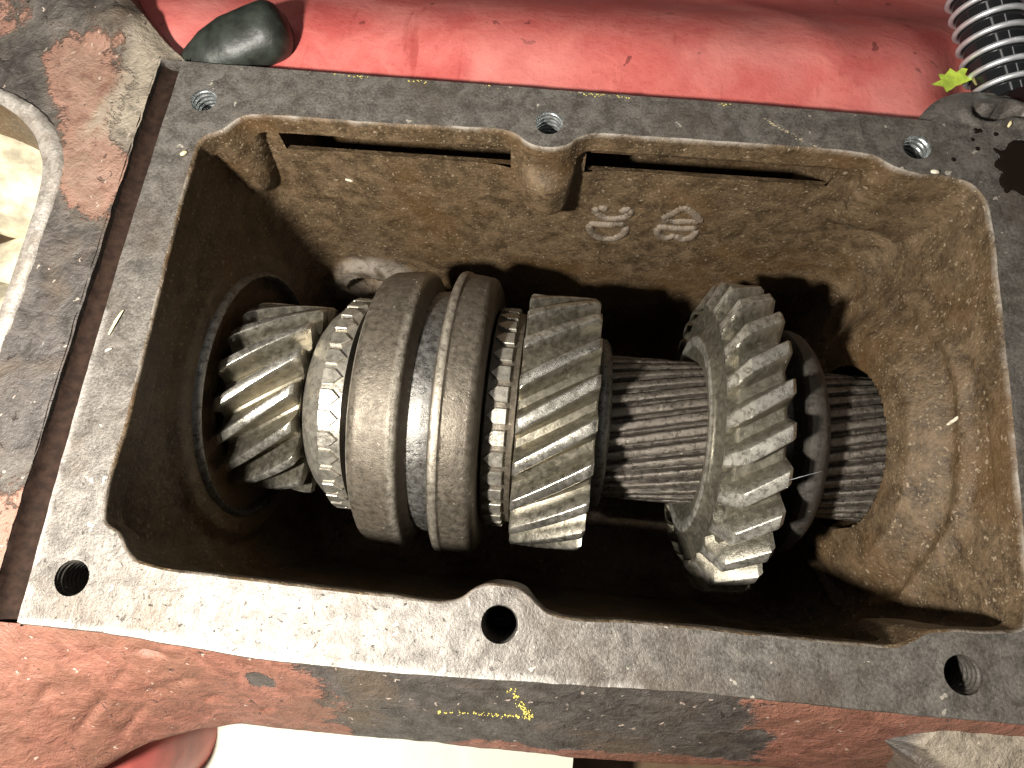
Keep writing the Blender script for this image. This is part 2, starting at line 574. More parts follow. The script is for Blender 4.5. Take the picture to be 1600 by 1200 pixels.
levels = [0, .25, .6, 1.1] + list(np.arange(2, 8.4, 1.0)) + [8.5, 8.9, 9.3, 9.7, 10.1, 10.6, 11.5] + list(np.arange(12.5, 140, 1.25)) + list(np.arange(140, 176, 3)) + [180, 185, 190, 194, 197, 199, 200]
V, WEAR = [], []
for z in levels:
    t = np.clip(z / 150, 0, 1)
    Q = Q0 * (1 - t) + Q1 * t
    s = sstep(ZST, ZST + ZLEN, z)
    p = P * (1 - s)[:, None] + Q * s[:, None]
    if z < 1.1:
        p = p + NRM * (0.75 * (1 - z / 1.1) ** 2)
    if z > 165:
        u = (z - 165) / 35
        c = p - np.array([8, 0])
        p = p - c / np.linalg.norm(c, axis=1)[:, None] * (32 * (1 - math.sqrt(max(0, 1 - u * u))))
    q3 = np.c_[p, np.full(NP, -z)]
    d = .40 * fbm(q3, 16, 3, 31) + .15 * fbm(q3, 3.5, 3, 37)
    if z < 10:
        d = d * (.35 + .65 * z / 10)
    if z < .3:
        d = d * 0
    p = p + NRM * d[:, None]
    zz = np.full(NP, -float(z))
    if z < .3:
        zz = zz + surf_z(p)
    # bearing bores and bosses on the end walls, fork-rail boss on the far wall
    rho = np.hypot(p[:, 1] - AY, -z - AZ)
    left = sstep(-100, -112, p[:, 0])
    right = sstep(112, 126, p[:, 0])
    if z > 10:
        p[:, 0] += left * (3.0 * sstep(64, 58, rho) + 0 * rho)
        p[:, 0] -= left * 9 * sstep(51.2, 50.2, rho)
        p[:, 0] -= right * (7.0 * sstep(60, 47, rho) + 1.2 * sstep(48, 46.5, rho))
        p[:, 0] += right * 40 * sstep(33.0, 31.5, rho)
        # rough lump line further out on the right wall
        p[:, 0] -= right * 2.2 * np.exp(-((rho - 62 - 3 * fbm(q3, 14, 2, 3)) / 3.2) ** 2)
        far = sstep(55, 66, p[:, 1])
        p[:, 1] -= far * 4.5 * np.exp(-(p[:, 0] / 12.5) ** 2) * sstep(10, 20, z) * sstep(50, 33, z)
        re = np.hypot((p[:, 0] + 90), (-z + 128) * 1.0)
        p[:, 1] -= far * 4.5 * sstep(25, 19, re)
        p[:, 1] += far * 26 * sstep(13.0, 11.6, re)
    V.append(np.c_[p, zz])
    w = np.zeros(NP)
    if z < 1.2:
        w[:] = .75 * sstep(-.25, .35, fbm(np.c_[P, np.zeros(NP)], 9, 4, 77)) * (1 - .6 * (z > .5))
    if z > 30:
        w = np.maximum(w, .5 * sstep(55, 66, p[:, 1]) * sstep(25, 19, np.hypot(p[:, 0] + 86, -z + 124) + 4 * fbm(q3, 6, 3, 12)) * sstep(13, 15, np.hypot(p[:, 0] + 88, -z + 128)))
    WEAR.append(w)
nl = len(levels)
V = np.vstack(V + [np.array([[8, 0, -200.0]])])
WEAR = np.r_[np.concatenate(WEAR), 0]
F = grid_faces(NP, nl, True, flip=False)
last = (nl - 1) * NP
F += [(last + i, last + (i + 1) % NP, nl * NP) for i in range(NP)]
# slot opened below the far lip for a dark band, either side of the middle boss
open_slot = (P[:, 1] > 60) & (wb < .35) & (((P[:, 0] > -99) & (P[:, 0] < -12.5)) | ((P[:, 0] > 13.5) & (P[:, 0] < 101)))
k0 = [i for i, z in enumerate(levels) if z > 9.2][0]
k1 = [i for i, z in enumerate(levels) if z > 20.2][0]
Fk_ = []
for f in F:
    j, i = min(f) // NP, f[0] % NP
    if len(f) == 4 and k0 <= j < k1 and open_slot[i] and open_slot[(i + 1) % NP]:
        if j < k1 - 1 or True:
            continue
    Fk_.append(f)
F = Fk_
F = [f[::-1] for f in F]
link('inner_wall', mesh('inner_wall', V, F, M_inside, angle=50, attrs={'wear_pale': WEAR}), case)

for xa, xb in ((-99.6, -11.9), (12.9, 101.6)):  # hidden pockets added behind the slot so the band stays dark
    sec = [(75.6, -9.0), (86, -14.5), (104, -17), (104, -60), (81, -60), (80.2, -23), (77.4, -21.6)]
    sv = [(x, y if 0 < k < 39 else max(y, 79.5), z) for k, x in enumerate(np.linspace(xa, xb, 40)) for y, z in sec]
    sf = [q[::-1] for q in grid_faces(7, 40)] + [tuple(range(7)), tuple(273 + k for k in range(7))[::-1]]
    link('lip_shade_pocket', mesh('lip_shade_pocket', np.array(sv), sf, M_inside, angle=30, attrs={'wear_pale': np.zeros(280)}), case)

OUTER = [(178, -88), (178, 86), (150, 88), (122, 90), (92, 91), (72, 91.7), (30, 92.4), (-14, 93.1), (-60, 93.8), (-104, 94.6), (-131.4, 95.2),
         (-132.3, 60), (-133, 18), (-133, -33), (-131.8, -92.6), (-109, -92.4), (-64, -94.6), (-30, -94.4), (-5, -93.4), (25, -92), (54, -90.6), (113, -90)]
O2 = resample(np.array(OUTER), 620)
on = -outline_normals(O2)
O2 = O2 + outline_normals(O2) * (.22 * fbm(np.c_[O2, np.zeros(len(O2))], 4, 4, 41))[:, None]
HOLES = [(-120, 79.6), (0, 79.5), (120, 79.3), (-120, -79.6), (0, -79.4), (120.3, -79.4)]
HR = [4.55, 4.6, 4.5, 4.9, 5.0, 4.9]
ring0 = V[:NP, :2]
Vs, Fs = cdt_sheet(O2, [ring0] + [circle(x, y, r) for (x, y), r in zip(HOLES, HR)], 2.2)
zs = surf_z(Vs)
# countersunk chamfer at the holes is in the hole parts; edge wear round the outline
bd = np.full(len(Vs), 99.0)
for k in range(0, len(Vs), 3000):
    bd[k:k + 3000] = np.sqrt(((Vs[k:k + 3000, None] - O2[None]) ** 2).sum(2).min(1))
wear_pale = .55 * sstep(2.0, .2, bd) * (Vs[:, 1] < 0) * (Vs[:, 0] < 40)
nv = len(Vs)
Vf = np.c_[Vs, zs]
# skirt of the flange: 11 mm thick edge
nO = len(O2)
rings = []
for dz, off in ((0, 0), (.35, .28), (1.2, .45), (5, .5), (9, .45), (11, -.5)):
    pp = O2 + outline_normals(O2) * off
    z = np.full(nO, -dz) + (surf_z(O2) if dz == 0 else 0)
    if dz > 1:
        pp = pp + outline_normals(O2) * (.3 * fbm(np.c_[O2, np.full(nO, dz)], 4, 3, 5))[:, None]
    rings.append(np.c_[pp, z])
Vk = np.vstack(rings)
Fk = [tuple(i + nv for i in f[::-1]) for f in grid_faces(nO, len(rings), True)]
Vall = np.vstack([Vf, Vk])
wall = np.r_[wear_pale, np.zeros(len(Vk))]
link('flange', mesh('flange', Vall, Fs + Fk, M_flange, angle=50, attrs={'wear_pale': wall}), case)


# threaded bolt holes
def hole_mesh(r, mat=None, depth=44, pitch=1.75, ridge=.5, seg=40):
    n_ax = 220
    v = []
    th = np.linspace(0, 2 * math.pi, seg, endpoint=False)
    for j in range(n_ax):
        z = depth * j / (n_ax - 1)
        ph = (z / pitch + th / (2 * math.pi)) % 1.0
        tri = np.abs(ph * 2 - 1)
        a = sstep(.4, 1.6, z)
        rr = r + .12 - .12 * a - ridge * tri * a
        v.append(np.c_[rr * np.cos(th), rr * np.sin(th), np.full(seg, -z)])
    v = np.vstack(v + [np.array([[0, 0, -depth]])])
    f = grid_faces(seg, n_ax, True)
    l0 = (n_ax - 1) * seg
    f += [(l0 + i, l0 + (i + 1) % seg, n_ax * seg) for i in range(seg)]
    return mesh('bolt_hole', v, [q[::-1] for q in f], mat or M_thread, angle=80)


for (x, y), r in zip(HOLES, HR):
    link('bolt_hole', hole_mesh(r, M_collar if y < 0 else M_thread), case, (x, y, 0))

# boss pillars round the bolt holes are solid: casing body below the flange
# groove between the flange and the bell housing
gx = np.array([-131.9, -132.4, -133.2, -135, -137, -139, -140.6, -141.4, -142.0])
gz = np.array([-.3, -1.6, -3.2, -4.3, -4.6, -4.4, -3.4, -1.8, -.3])
ys = np.linspace(-93.5, 97, 150)
Gv = []
for y in ys:
    q = np.c_[gx + .25 * vnoise(np.c_[np.full(9, y / 5), gx / 3, gz], 3), np.full(9, y), gz + .2 * vnoise(np.c_[np.full(9, y / 4), gx, gz], 8)]
    q[:, 0] += np.interp(y, [-93, -33, 18, 60, 97], [1.2, 0, 0, .8, 1.4]) * (1 if True else 0)
    Gv.append(q)
link('groove', mesh('groove', np.vstack(Gv), [f for f in grid_faces(9, 150)], M_groove, angle=60), case)

# ---------------------------------------------------------------- near outer skirt, red painted
nx, nt = 420, 46
xs = np.linspace(-262, 178, nx)
yt = np.interp(xs, [-262, -142, -131.8, -109, -64, -30, -5, 25, 54, 113, 178], [-95, -93.2, -92.9, -92.7, -94.9, -94.7, -93.7, -92.3, -90.9, -90.3, -88.3])
yb = np.interp(xs, [-262, -150, -128, -112, -96, -84, -42, 26, 60, 178], [-215, -158, -141, -131.5, -125.5, -123.2, -122, -120.5, -119, -112])
Sv, PA, TN = [], [], []
GOUGE = [(-97, .14, 4.5, .9, .1, 2.6), (-108, .36, 3, .9, -.5, 1.6), (-92, .42, 5, 1.1, -.2, 1.8), (-100, .5, 3, 1.2, .2, 1.6), (-122, .62, 9, 1.1, -.55, 2.0), (-112, .75, 8, 1.0, -.6, 1.6),
         (-131, .42, 4, .9, -.4, 1.4), (-86, .62, 3, .8, -.3, 1.3), (-70, .7, 3, .8, -.5, 1.2), (88, .7, 4, .9, .2, 1.6), (74, .4, 2.5, .9, -.3, 1.2)]
for j in range(nt):
    t = j / (nt - 1)
    if t < .8:
        u = t / .8
        y = yt + (yb - yt) * u
        z = -1.2 - 45 * (u ** 1.15) * np.ones(nx)
    else:
        u = (t - .8) / .2
        y = yb + 6 * u * u
        z = -46.2 - 60 * u
        z = np.full(nx, z)
    q = np.c_[xs, y, z]
    d = 1.1 * fbm(q, 26, 3, 51) + .5 * fbm(q, 6, 3, 57)
    if j < 3:
        d = d * j / 4
    for gx_, gu, gl, gw, ga, gd in GOUGE:
        du = (t / .8 - gu) * 38
        dx_ = xs - gx_
        a_ = dx_ * math.cos(ga) + du * math.sin(ga)
        b_ = -dx_ * math.sin(ga) + du * math.cos(ga)
        d = d - gd * np.exp(-(a_ / gl) ** 2 - (b_ / gw) ** 2)
    Sv.append(np.c_[xs, y - .5 * d, z + .8 * d])
    # albedo mask for the remaining paint
    n1 = fbm(q, 18, 4, 61)
    a = sstep(-40, -62, xs + 12 * n1)                                    # all red left
    b = sstep(56, 76, xs + 10 * n1 - 14 * (u if t < .8 else 1))         # red right
    edge = sstep(.80, .93, (t / .8) + .12 * n1) * sstep(-20, -6, xs)    # thin red along the lower edge
    edge = np.maximum(edge, sstep(.7, .9, t / .8 + .1 * n1) * sstep(-40, -50, xs))
    patch = sstep(.5, .2, np.hypot((xs + 66) / 14, (t / .8 - .25) / .35) + .5 * n1)
    PA.append(np.clip(np.maximum(np.maximum(a, b), edge) - .8 * patch, 0, 1) * .9 + .05)
    TN.append(np.zeros(nx))
link('outer_skirt', mesh('outer_skirt', np.vstack(Sv), [f[::-1] for f in grid_faces(nx, nt)], M_paint, angle=60,
                         attrs={'paint': np.concatenate(PA), 'tan': np.concatenate(TN)}), case)

# far and end walls outside (plain casting below the flange)
bx = catmull([(150, -88), (150, 84), (-126, 88), (-126, -88)], 200) if False else resample(np.array([(176, -86), (176, 106), (-130, 106), (-130, -90)]), 200)
Vb = np.vstack([np.c_[bx, np.full(200, z)] for z in (-18.5, -60, -120, -206)])
link('outer_wall', mesh('outer_wall', Vb, [f[::-1] for f in grid_faces(200, 4, True)], M_paint, attrs={'paint': np.full(800, .2), 'tan': np.zeros(800)}), case)

# ---------------------------------------------------------------- bell housing left of the groove
OPEN = [(-262, 83), (-225, 83.5), (-203, 81), (-190, 77.6), (-177.6, 71.6), (-169.5, 64.3), (-163.8, 54.6), (-161.9, 46), (-161.5, 35), (-161.2, 16.2),
        (-161.8, -1.7), (-162.5, -15.7), (-164.5, -38), (-170, -54), (-182, -64), (-215, -68), (-262, -68)]
OP = catmull(OPEN, 260, closed=False)
OPc = OP + np.array([[0, 0]])
BELL = [(-141.6, -93.2), (-141.2, 0), (-140.6, 60), (-139.8, 95.8), (-131, 95.8), (-134.5, 99.5), (-142.1, 105.5), (-158.5, 121.6), (-175, 143), (-185, 170), (-262, 170),
        (-262, 83.2)]
bo = resample(np.array(BELL), 420, closed=False)
low = resample(np.array([(-262, -68), (-262, -94), (-142, -93.3)]), 130, closed=False)
bell_out = np.vstack([bo, OP[1:], low[1:]])
Vp, Fp = cdt_sheet(bell_out, [], 2.0)
q = np.c_[Vp, np.zeros(len(Vp))]
ridge = sstep(88, 104, Vp[:, 1] + .35 * (Vp[:, 0] + 150) + 4 * fbm(q, 14, 3, 71)) * sstep(-147, -160, Vp[:, 0] + .0 * Vp[:, 1] - .5 * (Vp[:, 1] - 98))
zb = -.6 + .6 * fbm(q, 22, 4, 73) + .4 * fbm(q, 4, 3, 75) + ridge * (4.0 + 2.6 * fbm(q, 9, 4, 77)) + .5 * sstep(.1, .5, fbm(q, 7, 3, 78))
zb -= 2.5 * sstep(6, 0, np.abs((Vp[:, 0] + 135) * .72 + (Vp[:, 1] - 99) * .70)) * (Vp[:, 1] > 97)
n1 = fbm(q, 16, 4, 79)
ax = (Vp[:, 0] + 160) * .50 + (Vp[:, 1] - 72) * -.86           # distance across the paint patch, roughly
cx_ = np.clip(((Vp[:, 0] + 172) * .49 + (Vp[:, 1] - 96) * -.87) / 75, -.2, 1)
px_ = -168 + (cx_) * 24
dist = np.abs(Vp[:, 0] - px_ + 0)
paint = sstep(17, 0, dist + 9 * n1 - 2) * sstep(24, 44, Vp[:, 1] + 8 * n1) * sstep(120, 88, Vp[:, 1] + 10 * n1)
paint = np.maximum(paint, sstep(-42, -66, Vp[:, 1] + 12 * n1) * .62)
paint = np.maximum(paint, sstep(-188, -200, Vp[:, 0] + 8 * n1) * sstep(95, 106, Vp[:, 1]) * .6)
tanm = sstep(-158, -150, Vp[:, 0] + 4 * n1 + .25 * (90 - Vp[:, 1])) * sstep(52, 72, Vp[:, 1] + 5 * n1) * .95
tanm = np.maximum(tanm, .4 * paint)
nb = len(Vp)
sk = np.vstack([bo[:, :2]])
skirtv = []
for dz, off in ((0, 0), (2.5, .8), (7, 1.5), (16, 2)):
    nn = outline_normals(np.vstack([bo, bo[-1:] + [0, -50]]))[:len(bo)]
    nn[0] = nn[1]
    nn[-1] = nn[-2]
    sel = bo[:, 1] > 95.6
    pp = bo + nn * (off * sel)[:, None]
    # nearest plate height for the first ring
    if dz == 0:
        zz = np.array([zb[((Vp - p) ** 2).sum(1).argmin()] for p in bo])
        z00 = zz
    skirtv.append(np.c_[pp, z00 - dz])
Vb2 = np.vstack([np.c_[Vp, zb]] + skirtv)
fk = [tuple(i + nb for i in f[::-1]) for f in grid_faces(len(bo), 4)]
att = np.r_[paint, np.zeros(4 * len(bo))]
att2 = np.r_[tanm, np.zeros(4 * len(bo))]
link('bell_housing', mesh('bell_housing', Vb2, Fp + fk, M_paint, angle=60, attrs={'paint': att, 'tan': att2}), case)

# bright machined rim of the opening and its inside wall
nn = outline_normals(np.vstack([OP, OP[-1:] + [-5, 0]]))[:len(OP)]
inn = np.where((OP[:, 1] > 70)[:, None], 1, 1)
bw = np.interp(OP[:, 1], [-70, -4, 16, 35, 49, 60, 72, 84], [5, 4.5, 5.2, 5.0, 6.2, 7.0, 6.0, 3.0])
jag = .35 * fbm(np.c_[OP, np.zeros(len(OP))], 1.6, 3, 5)
rv = [np.c_[OP - nn * .3 + nn * jag[:, None], np.full(len(OP), -1.4)], np.c_[OP + nn * .3 + nn * jag[:, None] * 1, np.full(len(OP), .35)],
      np.c_[OP + nn * (bw * .5)[:, None], .45 + .12 * fbm(np.c_[OP, np.zeros(len(OP))], 1.2, 2, 8)],
      np.c_[OP + nn * bw[:, None], np.full(len(OP), .3)], np.c_[OP + nn * (bw + .8)[:, None], np.full(len(OP), -1.2)]]
nOP = len(OP)
link('opening_rim', mesh('opening_rim', np.vstack(rv), [f for f in grid_faces(nOP, 5)], M_rim, angle=70,
                         attrs={'wear_pale': np.full(5 * nOP, .3)}), case)
wv = [np.c_[OP + nn * (bw + .8 + e)[:, None], np.full(nOP, z)] for z, e in ((-1.0, 0), (-6, 1.0), (-20, 1.5), (-60, 2))]
link('opening_wall', mesh('opening_wall', np.vstack(wv), [f for f in grid_faces(nOP, 4)], M_inside, angle=60,
                          attrs={'wear_pale': np.zeros(4 * nOP)}), case)

# ---------------------------------------------------------------- lug with a slot at the far right corner
LUG = catmull([(121.5, 90.3), (124.5, 95), (129, 99.9), (135, 103.2), (142, 104.7), (150, 104.3), (157, 102), (168, 96), (179, 88)], 120, closed=False)
lug_out = np.vstack([LUG, resample(np.array([(179, 86.2), (150, 87.2), (122, 89.2)]), 50, closed=False)[1:]])[::-1]
VL, FL = cdt_sheet(lug_out, [], 1.0)
dd = np.sqrt(((VL[:, None] - LUG[None]) ** 2).sum(2).min(1))
zl = -.4 - 2.2 * (1 - sstep(0, 6, dd)) ** 1.6 + .4 * fbm(np.c_[VL, np.zeros(len(VL))], 8, 4, 83)
sx = np.clip((VL[:, 0] - 141.2) / 15, 0, 1)
sc = np.array([141.2, 94.2]) + sx[:, None] * np.array([15, 1.4])
sd = np.hypot(VL[:, 0] - sc[:, 0], (VL[:, 1] - sc[:, 1] + .7 * np.sin(sx * 7)))
zl -= 9.5 * sstep(2.6, 1.2, sd * (1 + .45 * sx)) + 0
zl += 1.2 * sstep(7, 3.5, sd) * sstep(2.0, 3.4, sd)
LR = [np.c_[LUG, np.interp(np.arange(120), np.arange(120), np.full(120, -2.9))], np.c_[LUG * 1.003, np.full(120, -9.0)], np.c_[LUG * 1.004, np.full(120, -30.0)]]
nL = len(VL)
link('mounting_lug', mesh('mounting_lug', np.vstack([np.c_[VL, zl]] + LR), FL + [tuple(i + nL for i in f) for f in grid_faces(120, 3)],
                          M_flange, angle=70, attrs={'wear_pale': np.zeros(nL + 360)}), case)

# ---------------------------------------------------------------- tan lug below the near right corner
nu, nvv = 90, 60
uu = np.linspace(0, 1, nu)
vv = np.linspace(0, 1, nvv)
BV, BT = [], []
for v in vv:
    y = -89.0 - 46 * v
    xl = np.interp(v, [0, .1, .2, .32, .6, 1], [114.5, 109, 103.8, 113, 122, 130])
    x = xl + (178 - xl) * uu ** 1.3
    q = np.c_[x, np.full(nu, y), np.zeros(nu)]
    dl = x - xl
    z = -5.5 - 13 * v ** 1.2 - 7 * (1 - sstep(0, 10, dl)) * (1 - .7 * sstep(.2, .35, v)) - 22 * (1 - sstep(0, .8, dl)) + .6 * fbm(q, 9, 4, 91) + .25 * fbm(q, 2.2, 2, 93)
    BV.append(np.c_[x, q[:, 1], z])
    BT.append(sstep(5, 10, dl) * .95)
link('casting_lug', mesh('casting_lug', np.vstack(BV), [f[::-1] for f in grid_faces(nu, nvv)], M_paint, angle=70,
                         attrs={'paint': np.zeros(nu * nvv), 'tan': np.concatenate(BT)}), case)


# ---------------------------------------------------------------- cast marks on the far wall
def stroke_mesh(name, strokes, mat, r=1.75, depth=.8, wall=lambda x, z: 0):
    v, f = [], []
    for st in strokes:
        pts = catmull(st, max(8, int(sum(math.dist(a, b) for a, b in zip(st[:-1], st[1:])) / .5)), closed=False)
        d = np.gradient(pts, axis=0)
        d /= np.linalg.norm(d, axis=1)[:, None]
        nrm = np.c_[-d[:, 1], d[:, 0]]
        m = 9
        b = len(v)
        for i, p in enumerate(pts):
            e = min(i, len(pts) - 1 - i)
            k = r * min(1, .45 + .25 * e) * (1 + .18 * math.sin(i * 1.9 + p[0]))
            for a in np.linspace(0, math.pi, m):
                w = p + nrm[i] * math.cos(a) * k
                v.append((w[0], wall(w[0], w[1]) + .5 - math.sin(a) * depth * 2 * min(1, .5 + .25 * e) - 0.0, w[1]))
        f += [tuple(i + b for i in q) for q in grid_faces(m, len(pts))]
        f.append(tuple(range(b, b + m)))
        f.append(tuple(range(b + (len(pts) - 1) * m, b + len(pts) * m))[::-1])
    v = np.array(v)
    v[:, 1] += .15 * fbm(v, 1.5, 2, 4)
    return mesh(name, v, f, mat, angle=80, attrs={'wear_pale': np.full(len(v), .3)})


def farwall(x, z):
    t = min(max(-z / 150, 0), 1)
    return 78.3 * (1 - t) + 72 * t


link('casting_mark', stroke_mesh('casting_mark', [[(20.2, -44.3), (20.8, -48.2), (24, -51.6), (29, -51.8), (33.5, -49.2), (34.5, -44.3)], [(21.5, -43.6), (25, -46.2)], [(34, -43.6), (30, -46.5)],
                                                  [(18.5, -56.3), (26, -56.5), (34, -55.7)], [(18.8, -57.0), (20.5, -63.8), (25, -67.2), (30, -66.8), (33.8, -62.3), (34.2, -56.5)]], M_inside, wall=farwall), case)
link('casting_mark', stroke_mesh('casting_mark', [[(47.5, -49.4), (51, -44.8), (54.5, -41.0), (59.5, -44.8), (63.5, -49.4)], [(47.5, -49.8), (52, -50.9), (56, -50.0), (63, -49.8)],
                                                  [(46.5, -55.0), (55, -55.4), (63, -54.2)], [(47, -55.7), (48.5, -61.2), (52.2, -63.3), (55.2, -60.3)], [(55.2, -60.7), (58.5, -63.5), (62, -61.2), (63.3, -55.7)]],
                                 M_inside, wall=farwall), case)

# oil film on the flange
ST = catmull([(144.1, 81.1), (147, 80.2), (149.5, 83.4), (153, 84.6), (160, 80), (164, 70), (158, 62.5), (151.7, 63.6), (148.5, 65.6), (146.4, 64.2), (144.6, 68.5), (145.4, 72.0), (143.6, 74.2), (145.2, 77.5)], 140)
ST = ST + .35 * np.c_[fbm(np.c_[ST, np.zeros(140)], 1.2, 3, 2), fbm(np.c_[ST, np.ones(140)], 1.2, 3, 3)]
blobs = [ST] + [circle(x, y, r, 18) + .25 * np.c_[fbm(np.c_[circle(x, y, r, 18), np.zeros(18)], .7, 2, 6), np.zeros(18)] for x, y, r in ((139.3, 87.0, 1.1), (140.6, 87.2, .8), (145.4, 86.2, .8), (137.9, 83.6, .7), (139.2, 80.2, .8), (131.2, 75.5, .8))]
ov, of = [], []
for b in blobs:
    v2, f2 = cdt_sheet(b, [], 1.2 if len(b) > 50 else .6)
    k = len(ov)
    e = np.sqrt(((v2[:, None] - b[None]) ** 2).sum(2).min(1))
    ov += [(x, y, z + .02 + .28 * s) for (x, y), z, s in zip(v2, surf_z(v2), sstep(0, .8, e))]
    of += [tuple(i + k for i in f) for f in f2]
link('oil_stain', mesh('oil_stain', np.array(ov), of, M_oil, angle=None), case)

# yellow paint flecks left on the skirt (two faint lines)
def skirt_pt(x, y):
    yt_ = np.interp(x, xs, yt)
    yb_ = np.interp(x, xs, yb)
    u = min(max((y - yt_) / (yb_ - yt_), 0), 1)
    return -1.2 - 45 * u ** 1.15


fv, ff = [], []
for k in range(170):
    if k < 100:
        s = rnd.random()
        x, y = -15.7 + 27.5 * s, -106.2 + .9 * s + rnd.gauss(0, .35)
        if rnd.random() < .45 * (1 - s):
            continue
    else:
        s = rnd.random()
        x, y = 4.4 + 6.2 * s + rnd.gauss(0, .75), -95.8 - 9.5 * s + rnd.gauss(0, .3)
    z = skirt_pt(x, y)
    q = np.array([[x, y, z]])
    d = float(1.1 * fbm(q, 26, 3, 51)[0] + .5 * fbm(q, 6, 3, 57)[0])
    z += .8 * d + .3
    y -= .5 * d
    r = rnd.uniform(.12, .34)
    b = len(fv)
    m = 6
    for i in range(m):
        a = 2 * math.pi * i / m
        rr = r * rnd.uniform(.6, 1.2)
        fv.append((x + rr * math.cos(a), y + rr * math.sin(a) * .8, z + rr * math.sin(a) * 1.2))
    fv.append((x, y - .2, z + .22))
    ff += [(b + i, b + (i + 1) % m, b + m) for i in range(m)]
tag(link('yellow_paint_flecks', mesh('yellow_paint_flecks', np.array(fv), ff, M_yellow, angle=None), case), None, kind='stuff')

def fleck_patch(name, spots, mat):
    v, f = [], []
    for x, y, r in spots:
        z = float(surf_z([(x, y)])[0])
        b = len(v)
        for i in range(7):
            a = 2 * math.pi * i / 7
            k = r * rnd.uniform(.55, 1.25)
            v.append((x + k * math.cos(a), y + k * math.sin(a) * .7, z + .03))
        v.append((x, y, z + .12))
        f += [(b + i, b + (i + 1) % 7, b + 7) for i in range(7)]
    return link(name, mesh(name, np.array(v), f, mat, angle=None), case)


sp_ = []
for cx_0, w_, n_ in ((-68, 5, 16), (-45, 4, 12), (-22, 3, 5), (13, 5, 18), (24, 4, 8), (58, 5, 5)):
    for k in range(n_):
        x = cx_0 + rnd.gauss(0, w_ * .6)
        sp_.append((x, float(np.interp(x, [-104, -14, 72], [94.6, 93.1, 91.7])) - abs(rnd.gauss(0, .5)) - .35, rnd.uniform(.12, .4)))
tag(fleck_patch('yellow_paint_flecks', sp_, M_yellow), None, kind='stuff')
sp_ = []
for k in range(60):
    u = rnd.random()
    sp_.append((71 + 18 * u + rnd.gauss(0, .35), 87.2 - 10.6 * u ** .8 + rnd.gauss(0, .45 * (1 - .5 * u)), rnd.uniform(.12, .5)))
tag(fleck_patch('tan_scrape', sp_, simple('tan_residue', (.36, .29, .19), .7)), None, kind='stuff')

# bearing outer ring seated in the left end wall
v, f = lathe([(-122, 49.4), (-114.4, 49.4), (-113.6, 49.9), (-113.2, 50.6), (-113.6, 51.6), (-115.5, 53), (-119, 54)], 160, .08, 5, .8)
tag(link('bearing_ring', mesh('bearing_ring', v, f, M_dark_steel), case, (0, AY, AZ)), None)
v, f = lathe([(-118.5, 50.8), (-119, 44), (-119.5, 30)], 96, .2, 6)
link('bearing_face', mesh('bearing_face', v, f, M_inside), case, (0, AY, AZ))


# ------------------------------------------------------------------ gears
def tooth(name, mat, rr, rt, hr, ht, x0, x1, beta, rref, n=14, cl=(0, 0, 0), cr=(0, 0, 0), seed=0, rough=.06, land=1.0):
    """one helical tooth as its own mesh. hr/ht half widths at root/tip (mm); cl, cr = chamfer (length, drop, narrowing)"""
    k = math.tan(math.radians(beta)) / rref
    h = rt - rr
    prof = [(-hr * 1.25, rr - 1.0), (-hr * 1.12, rr + .1), (-hr * .88, rr + .14 * h), (-(hr * .45 + ht * .55), rr + .5 * h), (-(ht + .32), rt - .45), (-(ht - .05), rt - .1), (-ht * .8, rt),
            (0, rt + .05)]
    prof = prof + [(-a, b) for a, b in prof[-2::-1]]
    m = len(prof)
    xc = (x0 + x1) / 2
    xsn = list(np.linspace(x0, x1, n))
    extra = [x0 + cl[0], x0 + cl[0] * .5, x0 + .4, x1 - cr[0], x1 - .4]
    xsn = sorted(set([round(x, 4) for x in xsn + extra if x0 <= x <= x1]))
    v = []
    for x in xsn:
        drop, nar = 0, 1.0
        if cl[0] and x < x0 + cl[0]:
            u = 1 - (x - x0) / cl[0]
            drop = max(drop, cl[1] * u)
            nar = 1 - cl[2] * u
        if cr[0] and x > x1 - cr[0]:
            u = 1 - (x1 - x) / cr[0]
            drop = max(drop, cr[1] * u)
            nar = 1 - cr[2] * u
        for a, r in prof:
            r2 = min(r, rt - drop) if r > rr else r
            if drop and r > rt - drop:
                r2 = max(rr - .5, rt - drop + .04 * (r - rt + drop))
            th = a * nar / r + k * (x - xc)
            v.append((x, r2 * math.sin(th), r2 * math.cos(th)))
    v = np.array(v)
    v += rough * np.c_[fbm(v, 2.5, 3, seed), fbm(v + 50, 2.5, 3, seed), fbm(v + 90, 2.5, 3, seed)]
    f = grid_faces(m, len(xsn))
    l0 = (len(xsn) - 1) * m
    f = [q[::-1] for q in f]
    f += [tuple(range(m)), tuple(range(l0, l0 + m))[::-1]]
    wr = np.tile([1.0 if abs(a) < ht + .05 else (.35 if abs(a) < ht + .5 else 0.0) for a, r in prof], len(xsn))  # tip lands lighter than the flanks
    return mesh(name, v, f, mat, angle=38, attrs={'wear_pale': wr * land})


def ring_of(name, me, n, parent, phase=0.0):
    for i in range(n):
        link(name, me, parent, (0, 0, 0), (phase + 2 * math.pi * i / n, 0, 0))


def turned(name, profile, mat, parent, seg=128, rough=.1, seed=0, sub=1.5, worn=()):
    v, f = lathe(profile, seg, rough, seed, sub)
    f = [q[::-1] for q in f]
    w = np.zeros(len(v))
    for c, h in worn:
        w = np.maximum(w, sstep(h, h * .4, np.abs(v[:, 0] - c)))
    return link(name, mesh(name, v, f, mat, angle=40, attrs={'wear_pale': w}), parent)


AX = (0, AY, AZ)
